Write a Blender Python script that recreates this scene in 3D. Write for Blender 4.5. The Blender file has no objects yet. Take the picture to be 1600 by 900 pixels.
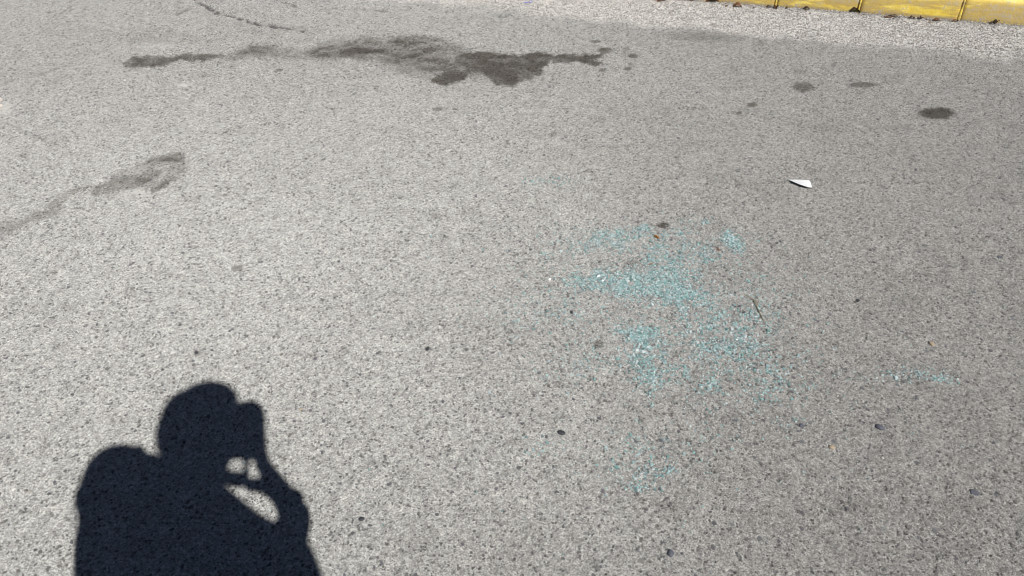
import bpy, bmesh, math, random
import numpy as np
from mathutils import Vector, Matrix
random.seed(7)
rng = np.random.default_rng(11)
scene = bpy.context.scene
COL = scene.collection

# ------------------------------------------------------------------ camera
CH = 1.55                      # camera height
PITCH = math.radians(40.0)     # looking down
F = 800/math.tan(math.radians(32.5))     # focal length in photo pixels (1600 wide)
cam_d = bpy.data.cameras.new("camera"); cam = bpy.data.objects.new("camera", cam_d); COL.objects.link(cam)
cam.location = (0, 0, CH); cam.rotation_euler = (math.pi/2-PITCH, 0, 0)
cam_d.sensor_width = 36; cam_d.lens = 18/math.tan(math.radians(32.5))
cam_d.clip_start = 0.02; cam_d.clip_end = 2000
scene.camera = cam

# ------------------------------------------------------------------ sky and sun
cp, sp = math.cos(PITCH), math.sin(PITCH)
def ray(u, v):
    a = (u-800)/F; b = -(v-450)/F
    return np.array([a, cp+b*sp, -sp+b*cp])
ANTI = ray(393, 655)
SUN = -ANTI/np.linalg.norm(ANTI)                      # unit vector towards the sun
SUN_EL = math.asin(SUN[2]); SUN_AZ = math.atan2(SUN[0], SUN[1])   # azimuth from +Y, clockwise
world = bpy.data.worlds.new("World"); scene.world = world; world.use_nodes = True
wn = world.node_tree.nodes; wl = world.node_tree.links
bg = wn["Background"]; sky = wn.new("ShaderNodeTexSky")
sky.sky_type = 'NISHITA'; sky.sun_disc = False
sky.sun_elevation = SUN_EL; sky.sun_rotation = SUN_AZ
sky.air_density = 0.48; sky.dust_density = 0.8; sky.ozone_density = 0.8; sky.altitude = 1200
wl.new(sky.outputs[0], bg.inputs[0]); bg.inputs[1].default_value = 0.05
sd = bpy.data.lights.new("sun", 'SUN'); so = bpy.data.objects.new("sun", sd); COL.objects.link(so)
sd.energy = 5.0; sd.angle = math.radians(0.53); sd.color = (1.0, 0.985, 0.955)
so.rotation_euler = Vector(SUN).to_track_quat('Z', 'Y').to_euler()
so.location = (1, -2, 4)
scene.view_settings.view_transform = 'Standard'; scene.view_settings.look = 'None'
scene.view_settings.exposure = 0.03; scene.view_settings.gamma = 1
scene.view_settings.use_curve_mapping = False
scene.render.filter_size = 1.0
try: scene.cycles.filter_width = 1.0
except Exception: pass

# ------------------------------------------------------------------ helpers
def gp(u, v, z=0.0):
    d = ray(u, v); t = (z-CH)/d[2]
    return np.array([d[0]*t, d[1]*t, z])
def to_px(x, y, z=0.0):
    zc = y*cp-(z-CH)*sp
    yc = y*sp+(z-CH)*cp
    return 800+F*x/zc, 450-F*yc/zc
def tag(o, label=None, cat=None, group=None, kind=None):
    if label: o["label"] = label
    if cat: o["category"] = cat
    if group: o["group"] = group
    if kind: o["kind"] = kind
    return o
def link(name, me, mat=None, parent=None):
    o = bpy.data.objects.new(name, me); COL.objects.link(o)
    if mat is not None and me is not None and len(me.materials) == 0: me.materials.append(mat)
    if parent: o.parent = parent
    return o
def empty(name, loc=(0, 0, 0)):
    o = bpy.data.objects.new(name, None); COL.objects.link(o); o.location = loc; o.empty_display_size = .1
    return o
def np_mesh(name, verts, faces, smooth=False, attrs=None, cols=None):
    """verts (n,3); faces (m,k) with constant k"""
    me = bpy.data.meshes.new(name)
    n, (m, k) = len(verts), faces.shape
    me.vertices.add(n); me.vertices.foreach_set("co", np.ascontiguousarray(verts, dtype=np.float32).ravel())
    me.loops.add(m*k); me.loops.foreach_set("vertex_index", np.ascontiguousarray(faces, dtype=np.int32).ravel())
    me.polygons.add(m)
    me.polygons.foreach_set("loop_start", np.arange(0, m*k, k, dtype=np.int32))
    me.polygons.foreach_set("loop_total", np.full(m, k, dtype=np.int32))
    me.polygons.foreach_set("use_smooth", np.full(m, smooth, dtype=bool))
    for a, val in (attrs or {}).items():
        at = me.attributes.new(a, 'FLOAT', 'POINT'); at.data.foreach_set("value", val.astype(np.float32))
    for a, val in (cols or {}).items():
        at = me.attributes.new(a, 'FLOAT_COLOR', 'POINT')
        at.data.foreach_set("color", np.concatenate([val, np.ones((n, 1))], 1).astype(np.float32).ravel())
    me.update(calc_edges=True)
    return me
# hashed noise
def h2(ix, iy, s):
    a = (ix.astype(np.int64)*374761393+iy.astype(np.int64)*668265263+s*2147483647) & 0xffffffff
    a = ((a ^ (a >> 13))*1274126177) & 0xffffffff
    a = ((a ^ (a >> 16))*2246822519) & 0xffffffff
    return ((a ^ (a >> 15)) & 0xffffff)/float(0x1000000)
def vnoise(x, y, s=0):
    ix = np.floor(x); iy = np.floor(y); fx = x-ix; fy = y-iy
    fx = fx*fx*(3-2*fx); fy = fy*fy*(3-2*fy); ix = ix.astype(np.int64); iy = iy.astype(np.int64)
    a = h2(ix, iy, s); b = h2(ix+1, iy, s); c = h2(ix, iy+1, s); d = h2(ix+1, iy+1, s)
    return (a*(1-fx)+b*fx)*(1-fy)+(c*(1-fx)+d*fx)*fy
def fbm(x, y, s=0, o=4):
    r = 0; w = .5; t = 0
    for i in range(o):
        r = r+w*vnoise(x, y, s+i*17); t += w; w *= .55; x = x*2.03+3.1; y = y*2.03+1.7
    return r/t
def worley(x, y, s=0):
    ix = np.floor(x).astype(np.int64); iy = np.floor(y).astype(np.int64)
    best = np.full(x.shape, 9.0); bid = np.zeros(x.shape)
    for dx in (-1, 0, 1):
        for dy in (-1, 0, 1):
            cx = ix+dx; cy = iy+dy
            px = cx+h2(cx, cy, s); py = cy+h2(cx, cy, s+5)
            d = np.hypot(px-x, py-y); m = d < best
            best = np.where(m, d, best); bid = np.where(m, h2(cx, cy, s+9), bid)
    return best, bid
def sstep(a, b, x):
    t = np.clip((x-a)/(b-a), 0, 1); return t*t*(3-2*t)
def seg_dist(u, v, pts):
    """distance to an open polyline"""
    d = np.full(u.shape, 1e9)
    for (x0, y0), (x1, y1) in zip(pts[:-1], pts[1:]):
        dx, dy = x1-x0, y1-y0
        t = np.clip(((u-x0)*dx+(v-y0)*dy)/(dx*dx+dy*dy), 0, 1)
        d = np.minimum(d, np.hypot(u-x0-t*dx, v-y0-t*dy))
    return d
def poly_sd(u, v, pts):
    """signed distance, positive inside"""
    d = seg_dist(u, v, list(pts)+[pts[0]]); ins = np.zeros(u.shape, bool)
    n = len(pts)
    for i in range(n):
        x0, y0 = pts[i]; x1, y1 = pts[(i+1) % n]
        if y0 == y1: continue
        c = ((y0 > v) != (y1 > v)) & (u < (x1-x0)*(v-y0)/(y1-y0)+x0)
        ins ^= c
    return np.where(ins, d, -d)

# node helpers
def new_mat(name):
    m = bpy.data.materials.new(name); m.use_nodes = True
    nt = m.node_tree; b = nt.nodes["Principled BSDF"]
    return m, nt, b
def node(nt, t, **kw):
    n = nt.nodes.new(t)
    for k, v in kw.items():
        if k.startswith("_"): setattr(n, k[1:], v)
        else: n.inputs[k].default_value = v
    return n
def mixc(nt, fac, a, b, mode='MIX'):
    n = nt.nodes.new("ShaderNodeMix"); n.data_type = 'RGBA'; n.blend_type = mode
    for s, val in ((n.inputs[0], fac), (n.inputs[6], a), (n.inputs[7], b)):
        if isinstance(val, bpy.types.NodeSocket): nt.links.new(val, s)
        elif isinstance(val, (int, float)): s.default_value = val
        else: s.default_value = (*val, 1)
    return n.outputs[2]
def math_(nt, op, a, b=None, clamp=False):
    n = nt.nodes.new("ShaderNodeMath"); n.operation = op; n.use_clamp = clamp
    for s, val in ((n.inputs[0], a), (n.inputs[1], b)):
        if val is None: continue
        if isinstance(val, bpy.types.NodeSocket): nt.links.new(val, s)
        else: s.default_value = val
    return n.outputs[0]
def ramp(nt, src, p0, p1, c0=0.0, c1=1.0):
    n = nt.nodes.new("ShaderNodeMapRange"); n.interpolation_type = 'SMOOTHSTEP'
    nt.links.new(src, n.inputs[0]); n.inputs[1].default_value = p0; n.inputs[2].default_value = p1
    n.inputs[3].default_value = c0; n.inputs[4].default_value = c1
    return n.outputs[0]
def noise(nt, vec, scale, detail=3, rough=.55):
    n = node(nt, "ShaderNodeTexNoise", Scale=scale, Detail=detail, Roughness=rough)
    nt.links.new(vec, n.inputs["Vector"]); return n.outputs["Fac"]

# ------------------------------------------------------------------ asphalt material
def asphalt_material(name):
    m, nt, b = new_mat(name)
    geo = nt.nodes.new("ShaderNodeNewGeometry"); P = geo.outputs["Position"]
    def att(n_):
        a = nt.nodes.new("ShaderNodeAttribute"); a.attribute_name = n_; return a.outputs["Fac"]
    n1 = noise(nt, P, 1.3, 5, .55); n2 = noise(nt, P, 14, 5, .6); n3 = noise(nt, P, 210, 3, .7); n4 = noise(nt, P, 520, 2, .6)
    base = mixc(nt, ramp(nt, n1, .3, .7), (.262, .257, .246), (.296, .291, .278))
    base = mixc(nt, ramp(nt, n2, .35, .7), base, (.31, .303, .288))
    # worn tone across the lane: left wheel track bleached and dusty, with the sun's backscatter glow painted in
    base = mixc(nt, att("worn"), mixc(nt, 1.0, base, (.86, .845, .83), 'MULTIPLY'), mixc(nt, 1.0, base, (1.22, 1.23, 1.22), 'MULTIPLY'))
    base = mixc(nt, att("gravel"), base, (.46, .443, .415))
    # packed chippings of two sizes, each with its own tone, and dark sockets where one has come out
    def cells(scale, wob):
        wv = nt.nodes.new("ShaderNodeTexNoise"); wv.inputs["Scale"].default_value = scale*.9; nt.links.new(P, wv.inputs["Vector"])
        ad = nt.nodes.new("ShaderNodeVectorMath"); ad.operation = 'MULTIPLY_ADD'
        nt.links.new(wv.outputs["Color"], ad.inputs[0]); ad.inputs[1].default_value = (wob/scale,)*3; nt.links.new(P, ad.inputs[2])
        vv = node(nt, "ShaderNodeTexVoronoi", Scale=scale); nt.links.new(ad.outputs[0], vv.inputs["Vector"])
        sc_ = nt.nodes.new("ShaderNodeSeparateColor"); nt.links.new(vv.outputs["Color"], sc_.inputs[0])
        return vv.outputs["Distance"], sc_.outputs[0], sc_.outputs[1]
    da, ra, qa = cells(330, 1.0); db, rb, qb = cells(135, 1.0); dc, rc, qc = cells(88, 1.0)
    tone_a = ramp(nt, ra, 0, 1, .74, 1.30); tone_b = ramp(nt, rb, 0, 1, .84, 1.16)
    tn = math_(nt, 'MULTIPLY', tone_a, tone_b)
    cm0 = nt.nodes.new("ShaderNodeCombineColor"); [nt.links.new(tn, cm0.inputs[i]) for i in range(3)]
    base = mixc(nt, 1.0, base, cm0.outputs[0], 'MULTIPLY')
    sock = math_(nt, 'MULTIPLY', ramp(nt, qb, .125, .11), ramp(nt, db, .46, .34))
    sock2 = math_(nt, 'MULTIPLY', ramp(nt, qa, .085, .07), ramp(nt, da, .55, .40))
    big = math_(nt, 'MULTIPLY', math_(nt, 'MULTIPLY', ramp(nt, qc, .07, .05), ramp(nt, dc, .46, .40)), .45)
    base = mixc(nt, math_(nt, 'MULTIPLY', math_(nt, 'MAXIMUM', sock, sock2), .80), base, (.050, .048, .049))
    base = mixc(nt, big, base, (.12, .12, .125))
    # fine grain of sand and bitumen
    g = math_(nt, 'MULTIPLY', ramp(nt, n3, .34, .62, .78, 1.17), ramp(nt, noise(nt, P, 520, 2, .6), .36, .64, .80, 1.24))
    cm = nt.nodes.new("ShaderNodeCombineColor"); [nt.links.new(g, cm.inputs[i]) for i in range(3)]
    base = mixc(nt, 1.0, base, cm.outputs[0], 'MULTIPLY')
    base = mixc(nt, ramp(nt, n4, .60, .74, 0, .55), base, (.50, .48, .45))
    base = mixc(nt, ramp(nt, n4, .42, .30, 0, .7), base, (.10, .096, .092))
    base = mixc(nt, att("dark"), base, (.055, .053, .054))
    base = mixc(nt, att("dust"), base, (.44, .425, .40))
    # brown oil and damp
    stn = att("stain")
    ds = mixc(nt, 1.0, base, (.205, .182, .16), 'MULTIPLY')
    base = mixc(nt, math_(nt, 'MULTIPLY', stn, ramp(nt, n4, .50, .68, 1.0, .62)), base, ds)
    nt.links.new(base, b.inputs["Base Color"])
    r = nt.nodes.new("ShaderNodeMapRange"); nt.links.new(stn, r.inputs[0]); r.inputs[3].default_value = .93; r.inputs[4].default_value = .62
    nt.links.new(r.outputs[0], b.inputs["Roughness"])
    b.inputs["Specular IOR Level"].default_value = .25
    b.inputs["Diffuse Roughness"].default_value = 1.0
    vor = node(nt, "ShaderNodeTexVoronoi", Scale=260); nt.links.new(P, vor.inputs["Vector"])
    hgt = math_(nt, 'ADD', math_(nt, 'MULTIPLY', n3, 1.0), math_(nt, 'MULTIPLY', math_(nt, 'ADD', vor.outputs["Distance"], math_(nt, 'MULTIPLY', sock, 1.6)), -.6))
    bp = node(nt, "ShaderNodeBump", Strength=.85, Distance=.0026); nt.links.new(hgt, bp.inputs["Height"])
    nt.links.new(bp.outputs[0], b.inputs["Normal"])
    return m
M_ASPHALT = asphalt_material("worn_asphalt")

def vcol_material(name, rough=.9, spec=.3, bump=.0006, mul=1.0):
    m, nt, b = new_mat(name)
    a = nt.nodes.new("ShaderNodeAttribute"); a.attribute_name = "tone"
    geo = nt.nodes.new("ShaderNodeNewGeometry"); n = noise(nt, geo.outputs["Position"], 600, 3)
    c = mixc(nt, ramp(nt, n, .35, .7, 0, .5), a.outputs["Color"], mixc(nt, .5, a.outputs["Color"], (.30, .29, .27)))
    nt.links.new(c, b.inputs["Base Color"]); b.inputs["Roughness"].default_value = rough
    b.inputs["Specular IOR Level"].default_value = spec; b.inputs["Diffuse Roughness"].default_value = .9
    bp = node(nt, "ShaderNodeBump", Strength=.7, Distance=bump); nt.links.new(n, bp.inputs["Height"])
    nt.links.new(bp.outputs[0], b.inputs["Normal"])
    return m

# ------------------------------------------------------------------ ground fields
KB0, KB1 = gp(1200, 9.5), gp(1600, 40.5)          # foot of the kerb
KD = (KB1-KB0)/np.linalg.norm(KB1-KB0); KN = np.array([-KD[1], KD[0], 0.0])   # along, away from the road
def kerb_dist(x, y): return (x-KB0[0])*KN[0]+(y-KB0[1])*KN[1]
GRAVEL_EDGE = [(-200, -105), (300, -38), (560, -4), (640, 2), (760, 12), (841, 22), (935, 31), (1030, 40), (1120, 49), (1200, 57), (1290, 65), (1370, 73), (1440, 79), (1520, 86), (1600, 92), (1900, 118)]
GE = np.array([gp(*p)[:2] for p in GRAVEL_EDGE])
# stains: (name id, darkness, softness px, polygon in photo coordinates)
S = lambda ox, oy, k, pts: [(ox+x/k, oy+y/k) for x, y in pts]
STAINS = {
 'river': [
  (1.0, 3, S(560, 0, 3.2, [(480, 285), (520, 265), (640, 258), (800, 280), (900, 262), (950, 272), (980, 292), (925, 345), (870, 395), (770, 428), (680, 425), (640, 380), (560, 350), (500, 315)])),
  (1.0, 2, S(560, 0, 3.2, [(960, 283), (1050, 270), (1180, 278), (1200, 300), (1240, 318), (1190, 335), (1120, 318), (980, 312)])),
  (.95, 1.5, S(560, 0, 3.2, [(1200, 240), (1240, 234), (1272, 240), (1268, 262), (1225, 275), (1205, 296), (1170, 290), (1205, 272)])),
  (1.15, 3, S(560, 0, 3.2, [(345, 400), (400, 370), (480, 345), (530, 360), (545, 390), (500, 412), (430, 430)])),
  (.62, 8, [(470, 80), (520, 66), (640, 56), (700, 66), (738, 82), (730, 118), (690, 122), (640, 108), (560, 92), (480, 90)]),
  (.72, 5, [(520, 72), (560, 60), (640, 57), (690, 66), (735, 80), (718, 98), (770, 112), (775, 128), (730, 122), (690, 118), (650, 108), (590, 98), (540, 92), (470, 88), (440, 80)]),
  (.5, 4, [(625, 102), (690, 122), (680, 130), (640, 118), (600, 106)]),
  (.62, 5, [(575, 62), (650, 52), (700, 62), (740, 78), (690, 86), (620, 80)]),
  (.79, 4, [(392, 72), (415, 69), (438, 74), (432, 84), (400, 86), (388, 80)]),
  (.55, 5, [(345, 94), (370, 80), (430, 72), (480, 80), (520, 86), (520, 93), (430, 89), (380, 92)]),
  (.85, 2, S(160, 0, 2.667, [(85, 262), (130, 235), (300, 235), (340, 222), (480, 225), (515, 240), (440, 255), (320, 254), (262, 275), (90, 276)])),
 ],
 'left': [
  (.34, 7, S(0, 200, 4, [(560, 410), (700, 300), (860, 225), (1050, 160), (1150, 160), (1165, 280), (1050, 350), (930, 400), (860, 365), (620, 430)])),
  (.74, 4, S(0, 200, 4, [(560, 412), (600, 370), (700, 310), (840, 288), (960, 250), (1040, 262), (1000, 292), (1010, 318), (940, 330), (860, 368), (700, 400), (610, 428)])),
  (.66, 3, S(0, 200, 4, [(860, 225), (960, 185), (1050, 160), (1120, 148), (1160, 180), (1150, 215), (1060, 250), (960, 250), (1000, 215), (900, 228)])),
  (.62, 3, S(0, 200, 4, [(1090, 235), (1160, 220), (1140, 290), (1060, 345), (960, 400), (915, 395), (960, 360), (1050, 310)])),
  (.38, 2.5, S(0, 200, 4, [(680, 290), (740, 265), (840, 235), (830, 260), (760, 290), (700, 305)])),
  (.6, 3, S(0, 200, 4, [(320, 460), (380, 410), (480, 370), (570, 355), (540, 385), (440, 430), (390, 480), (330, 520), (300, 500)])),
  (.46, 5, S(0, 200, 4, [(-80, 640), (0, 600), (120, 580), (260, 530), (400, 480), (380, 540), (230, 590), (100, 640), (0, 710), (-80, 740)])),
 ],
}
def ell(x, y, a, b, n=12, seed=0):
    r = random.Random(seed+int(x))
    return [(x+a*(.8+.4*r.random())*math.cos(t*2*math.pi/n), y+b*(.8+.4*r.random())*math.sin(t*2*math.pi/n)) for t in range(n)]
SPOTS = [  # x, y, rx, ry, darkness, label or None
 (1461, 178, 28, 9, .97, "brown oval oil spot on the right, the largest of the lone spots"),
 (1255, 136, 18, 8, .75, "ragged mottled grey spot below the gravel strip, between the two thin streaks"),
 (1350, 133, 25, 4, .72, "thin flat streak of oil left of the brown oval spot"),
 (1176, 164, 9, 3.5, .85, "small dark fleck beside a tinier one, upper right of centre"),
 (1154, 177, 5, 3, .85, "tiny dark fleck just below left of the small dark one"),
 (1036, 352, 10, 4.5, .97, "small black oval drip at the upper edge of the broken glass"),
 (989, 88, 8, 3.8, .85, "round dark drip at the right end of the long wet stain"),
 (981, 107, 6, 3, .85, "small drip below right of the long wet stain's tip"),
 (940, 110, 6, 2.5, .8, "small drip directly under the tip of the long wet stain"),
 (978, 76, 6, 2.6, .55, "faint drip above right of the long wet stain's tip"),
 (930, 65, 8, 2, .8, None), (985, 100, 4, 2, .6, None), (914, 84, 5, 1.3, .7, None),
 (1252, 112, 14, 3.5, .32, None), (988, 413, 12, 6, .45, None), (1157, 288, 9, 4, .42, None),
 (683, 339, 8, 5, .42, None), (683, 171, 9, 3, .6, None), (372, 420, 9, 5, .55, None), (668, 545, 6, 4, .6, None),
 (935, 539, 8, 6, .6, None), (803, 693, 15, 7, .35, None), (864, 210, 8, 3, .45, None), (1268, 268, 9, 4, .4, None),
 (307, 553, 6, 4, .6, None), (488, 556, 9, 5, .35, None), (84, 425, 7, 3, .6, None), (36, 243, 9, 3, .5, None),
 (1045, 795, 20, 12, .3, None), (1100, 57, 48, 7, .35, None), (1285, 200, 32, 10, .15, None), (300, 312, 14, 6, .2, None),
 (1122, 356, 6, 3, .3, None), (350, 205, 30, 5, .14, None), (470, 482, 10, 4, .35, None), (1500, 790, 30, 12, .22, None),
 (1330, 790, 26, 12, .2, None), (1120, 440, 40, 22, .10, None), (600, 60, 60, 10, .18, None), (1400, 465, 60, 40, .10, None),
 (1180, 290, 60, 30, .07, None), (240, 58, 90, 10, .12, None), (400, 45, 60, 8, .10, None), (640, 845, 40, 20, .12, None),
 (320, 118, 22, 3, .25, None), (356, 104, 12, 2.5, .3, None), (385, 152, 10, 2, .4, None), (436, 109, 6, 2.2, .8, None),
 (10, 712, 14, 8, .3, None), (120, 50, 50, 6, .10, None), (740, 500, 30, 14, .06, None), (1110, 62, 30, 4, .2, None),
]
CRACKS = [
 ([(286, -8), (306, 1), (318, 8), (328, 15), (345, 22), (366, 26), (380, 32), (398, 37), (420, 41), (446, 43), (475, 50)], 1.6, .95),
 ([(275, 24), (285, 19), (297, 14)], 1.7, .6), ([(440, 0), (452, 6), (466, 12)], 1.3, .6),
 ([(466, 44), (490, 42), (520, 50)], 1.2, .35), ([(120, -10), (110, 10), (70, 40)], 1.2, .25),
 ([(0, 190), (35, 206), (70, 215)], 2.2, .35), ([(0, 132), (60, 118), (130, 92)], 1.6, .25),
 ([(555, 17), (580, 14), (604, 18)], 1.2, .5), ([(783, 26), (796, 25)], 1.5, .6), ([(1180, 62), (1195, 70)], 1.4, .4),
]
def stain_fields(x, y):
    """total stain plus the masks of the separate stains"""
    u, v = to_px(x, y)
    wu = (fbm(x*16, y*16, 40, 4)-.5)*18+(fbm(x*70, y*70, 44, 3)-.5)*18
    wv = (fbm(x*16, y*16, 60, 4)-.5)*8+(fbm(x*70, y*70, 64, 3)-.5)*9
    tot = np.zeros(x.shape); ms = {}
    streak = fbm(x*8, y*20, 71, 5); blot = fbm(x*22, y*22, 77, 4)
    for k, lst in STAINS.items():
        acc = np.zeros(x.shape)
        for dk, soft, poly in lst:
            sdp = poly_sd(u+wu*.8, v+wv*.8, poly)
            mk = sstep(-soft, soft, sdp)*dk
            if dk < .8: mk = np.clip(mk*(.68+.6*sstep(.3, .7, streak)), 0, .9)
            mk = mk*(.78+.34*sstep(.3, .65, blot)) if dk > .8 else mk*(.72+.4*sstep(.32, .6, blot))
            acc = np.maximum(acc, np.clip(mk, 0, 1))
        ms[k] = acc; tot = np.maximum(tot, acc)
    for i, (sx, sy, a, b, dk, lab) in enumerate(SPOTS):
        near = (abs(u-sx) < a*2+20) & (abs(v-sy) < b*2+14)
        acc = np.zeros(x.shape)
        q = np.hypot((u[near]+wu[near]*min(.7, a/36)-sx)/a, (v[near]+wv[near]*min(.8, b/14)-sy)/b)
        soft = .26 if lab or a < 10 else .7
        acc[near] = sstep(1+soft, 1-soft, q)*dk
        if lab: ms[i] = acc
        tot = np.maximum(tot, acc)
    return tot, ms, u, v
def crack_field(x, y, u, v):
    c = np.zeros(x.shape)
    wu = (fbm(x*30, y*30, 81, 3)-.5)*14; wv = (fbm(x*30, y*30, 85, 3)-.5)*7
    for pts, w, s in CRACKS:
        d = seg_dist((u+wu)*.6, v+wv, [(p[0]*.6, p[1]) for p in pts])
        br = .35+.65*sstep(.35, .5, vnoise(x*45, y*45, 88))
        c = np.maximum(c, sstep(w*1.5, w*.45, d)*s*br)
    return c
def gravel_field(x, y):
    ex = np.interp(x, GE[:, 0], GE[:, 1])
    e = ex-y+(fbm(x*9, y*9, 91, 4)-.5)*.16+(fbm(x*50, y*50, 95, 3)-.5)*.07
    return sstep(.07, -.06, e)
def height(x, y, gr=None):
    if gr is None: gr = gravel_field(x, y)
    f1, i1 = worley(x/.0078, y/.0078, 1); f2, i2 = worley(x/.0052+7, y/.0052, 2)
    z = (fbm(x*3, y*3, 21, 3)-.5)*.006+(fbm(x*26, y*26, 22, 3)-.5)*.0032
    lane = sstep(-.6, 1.9, x)                           # coarser surface to the right
    z = z+(i1-.5)*.0009+(1-(f1/.75)**2)*(.0004+.0005*lane+.0012*gr)
    z = z+(1-(f2/.7)**2)*(.0004+.0003*lane+.0006*gr)
    dens = fbm(x*4+3, y*4, 25, 3)
    pit = (i1 < .025+.07*dens)*sstep(.60, .25, f1+.35*(vnoise(x*420, y*420, 3)-.5))
    z = z-pit*.0030
    return z, pit, i1, f1
# the patch of road in view, finely meshed
rows = [0.74]
while rows[-1] < 4.75: rows.append(rows[-1]+.0030*(rows[-1]/.9)**.75)
rows = np.array(rows); NX = 900
hw = (rows*cp+CH*sp)*.637*1.10+.10
U = np.linspace(-1, 1, NX)
X = hw[:, None]*U[None, :]; Y = np.repeat(rows[:, None], NX, 1)
X = X+(h2(np.arange(X.size).reshape(X.shape), np.zeros(X.shape, int), 3)-.5)*.0012
X = X.ravel(); Y = Y.ravel()
gr = gravel_field(X, Y)
Z, pit, i1, f1 = height(X, Y, gr)
stain, masks, PU, PV = stain_fields(X, Y)
crk = crack_field(X, Y, PU, PV)
Z = Z-crk*.006
Z = Z*sstep(0, .03, np.minimum(np.minimum(Y-rows[0], rows[-1]-Y), np.repeat(hw, NX)-abs(X))+.004)
darkst = ((i1 > .90)*sstep(.55, .42, f1)*.55)*(.5+.5*sstep(-.5, 1.2, X))
speck = sstep(.76, .84, vnoise(X*300, Y*300, 30)*.6+.4*vnoise(X*130, Y*130, 31))*.4
dark = np.clip(np.maximum(np.maximum(pit*(.75-.35*gr), darkst*(1-gr)*.5), np.maximum(crk*.95, speck*(1-.5*gr))), 0, 1)
kd = kerb_dist(X, Y)
dirt = sstep(-.045, -.005, kd+(fbm(X*30, Y*30, 35, 3)-.5)*.05)*.65          # dirt in the gutter
dark = np.maximum(dark, dirt)
def worn_glow_field(x, y):
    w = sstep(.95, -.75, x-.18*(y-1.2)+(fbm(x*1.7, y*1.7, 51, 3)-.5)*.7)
    return np.clip((w*.85+.15*fbm(x*5, y*5, 52, 3))*(1-.62*sstep(1.9, 3.6, y)), 0, 1)  # fade with distance paints the falloff of sunlight backscatter into the albedo
worn = worn_glow_field(X, Y)
dust = np.zeros(X.shape)
for (du, dv, a, b, k) in [(218, 302, 12, 7, .8), (205, 305, 16, 8, .4), (285, 133, 10, 3, .8), (1180, 465, 60, 6, .35), (1090, 455, 50, 8, .2), (245, 72, 40, 5, .3), (6, 170, 12, 12, .7), (12, 190, 18, 14, .3), (545, 52, 30, 3, .35), (690, 20, 80, 6, .15)]:
    q = np.hypot((PU-du)/a, (PV-dv)/b)
    dust = np.maximum(dust, sstep(1.3, .3, q+(vnoise(X*150, Y*150, 55)-.5)*1.6)*k)
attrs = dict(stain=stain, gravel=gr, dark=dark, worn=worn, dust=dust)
NR = len(rows); idx = np.arange(NR*NX).reshape(NR, NX)
quads = np.stack([idx[:-1, :-1], idx[:-1, 1:], idx[1:, 1:], idx[1:, :-1]], -1).reshape(-1, 4)
V = np.stack([X, Y, Z], 1)
owner = np.full(len(X), -1); keys = list(masks)
for j, k in enumerate(keys):
    thr = .22 if k in ('river', 'left') else .3
    thr = min(thr, .5*SPOTS[k][4]) if isinstance(k, int) else thr
    owner[masks[k] > thr] = j
fo = owner[quads].max(1)
def sub_mesh(name, sel):
    q = quads[sel]; uq, inv = np.unique(q, return_inverse=True)
    return np_mesh(name, V[uq], inv.reshape(-1, 4), True, {a: val[uq] for a, val in attrs.items()})
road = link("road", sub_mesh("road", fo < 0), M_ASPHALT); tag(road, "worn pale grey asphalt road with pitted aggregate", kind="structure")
LAB = {'river': ("wet_stain", "long dark brown wet stain running across the top of the road, widest in its middle"),
       'left': ("oil_smear", "faint brown diagonal smear near the left edge of the road")}
for j, k in enumerate(keys):
    nm, lb = LAB[k] if k in LAB else ("oil_spot", SPOTS[k][5])
    if not (fo == j).any(): continue
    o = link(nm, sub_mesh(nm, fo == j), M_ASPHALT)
    tag(o, lb, "stain", "dark oil and water marks on the asphalt")

# the rest of the road out to the horizon: a sheet just beneath, with a hole nobody sees
def sheet(name, x0, x1, y0, y1, z, n=60):
    xs = np.sign(np.linspace(-1, 1, n))*np.abs(np.linspace(-1, 1, n))**3*(x1-x0)/2+(x0+x1)/2
    ys = np.linspace(y0, y1, n); gx, gy = np.meshgrid(xs, ys); i = np.arange(n*n).reshape(n, n)
    f = np.stack([i[:-1, :-1], i[:-1, 1:], i[1:, 1:], i[1:, :-1]], -1).reshape(-1, 4)
    return np.stack([gx.ravel(), gy.ravel(), np.full(gx.size, z)], 1), f
vs, fs = sheet("ground", -400, 400, -400, 400, -.0065)
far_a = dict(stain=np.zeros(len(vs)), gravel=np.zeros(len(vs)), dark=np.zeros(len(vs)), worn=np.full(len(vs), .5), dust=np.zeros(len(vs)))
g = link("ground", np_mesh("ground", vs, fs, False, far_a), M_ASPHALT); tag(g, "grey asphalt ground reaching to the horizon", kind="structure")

# ------------------------------------------------------------------ stones in the asphalt, grit, gravel
def stamp(template_v, template_f, pos, scl, rot, tilt, cols, jitter=.22):
    n = len(pos); k = len(template_v)
    tv = np.repeat(template_v[None], n, 0)*(1+(rng.random((n, k, 3))-.5)*2*jitter)
    tv = tv*scl[:, None, :]
    if tilt is not None:
        ct, st = np.cos(tilt), np.sin(tilt)
        y = tv[..., 1]*ct[:, None]-tv[..., 2]*st[:, None]; z = tv[..., 1]*st[:, None]+tv[..., 2]*ct[:, None]
        tv[..., 1] = y; tv[..., 2] = z
    c, s = np.cos(rot), np.sin(rot)
    x = tv[..., 0]*c[:, None]-tv[..., 1]*s[:, None]; y = tv[..., 0]*s[:, None]+tv[..., 1]*c[:, None]
    v = np.stack([x, y, tv[..., 2]], -1)+pos[:, None, :]
    f = template_f[None]+(np.arange(n)*k)[:, None, None]
    return v.reshape(-1, 3), f.reshape(-1, template_f.shape[1]), np.repeat(cols, k, 0)
a6 = np.arange(6)*math.pi/3
CHIP_V = np.array([(0, 0, .55)]+[(math.cos(t), math.sin(t), .35) for t in a6]+[(1.12*math.cos(t), 1.12*math.sin(t), -1.2) for t in a6])
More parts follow.
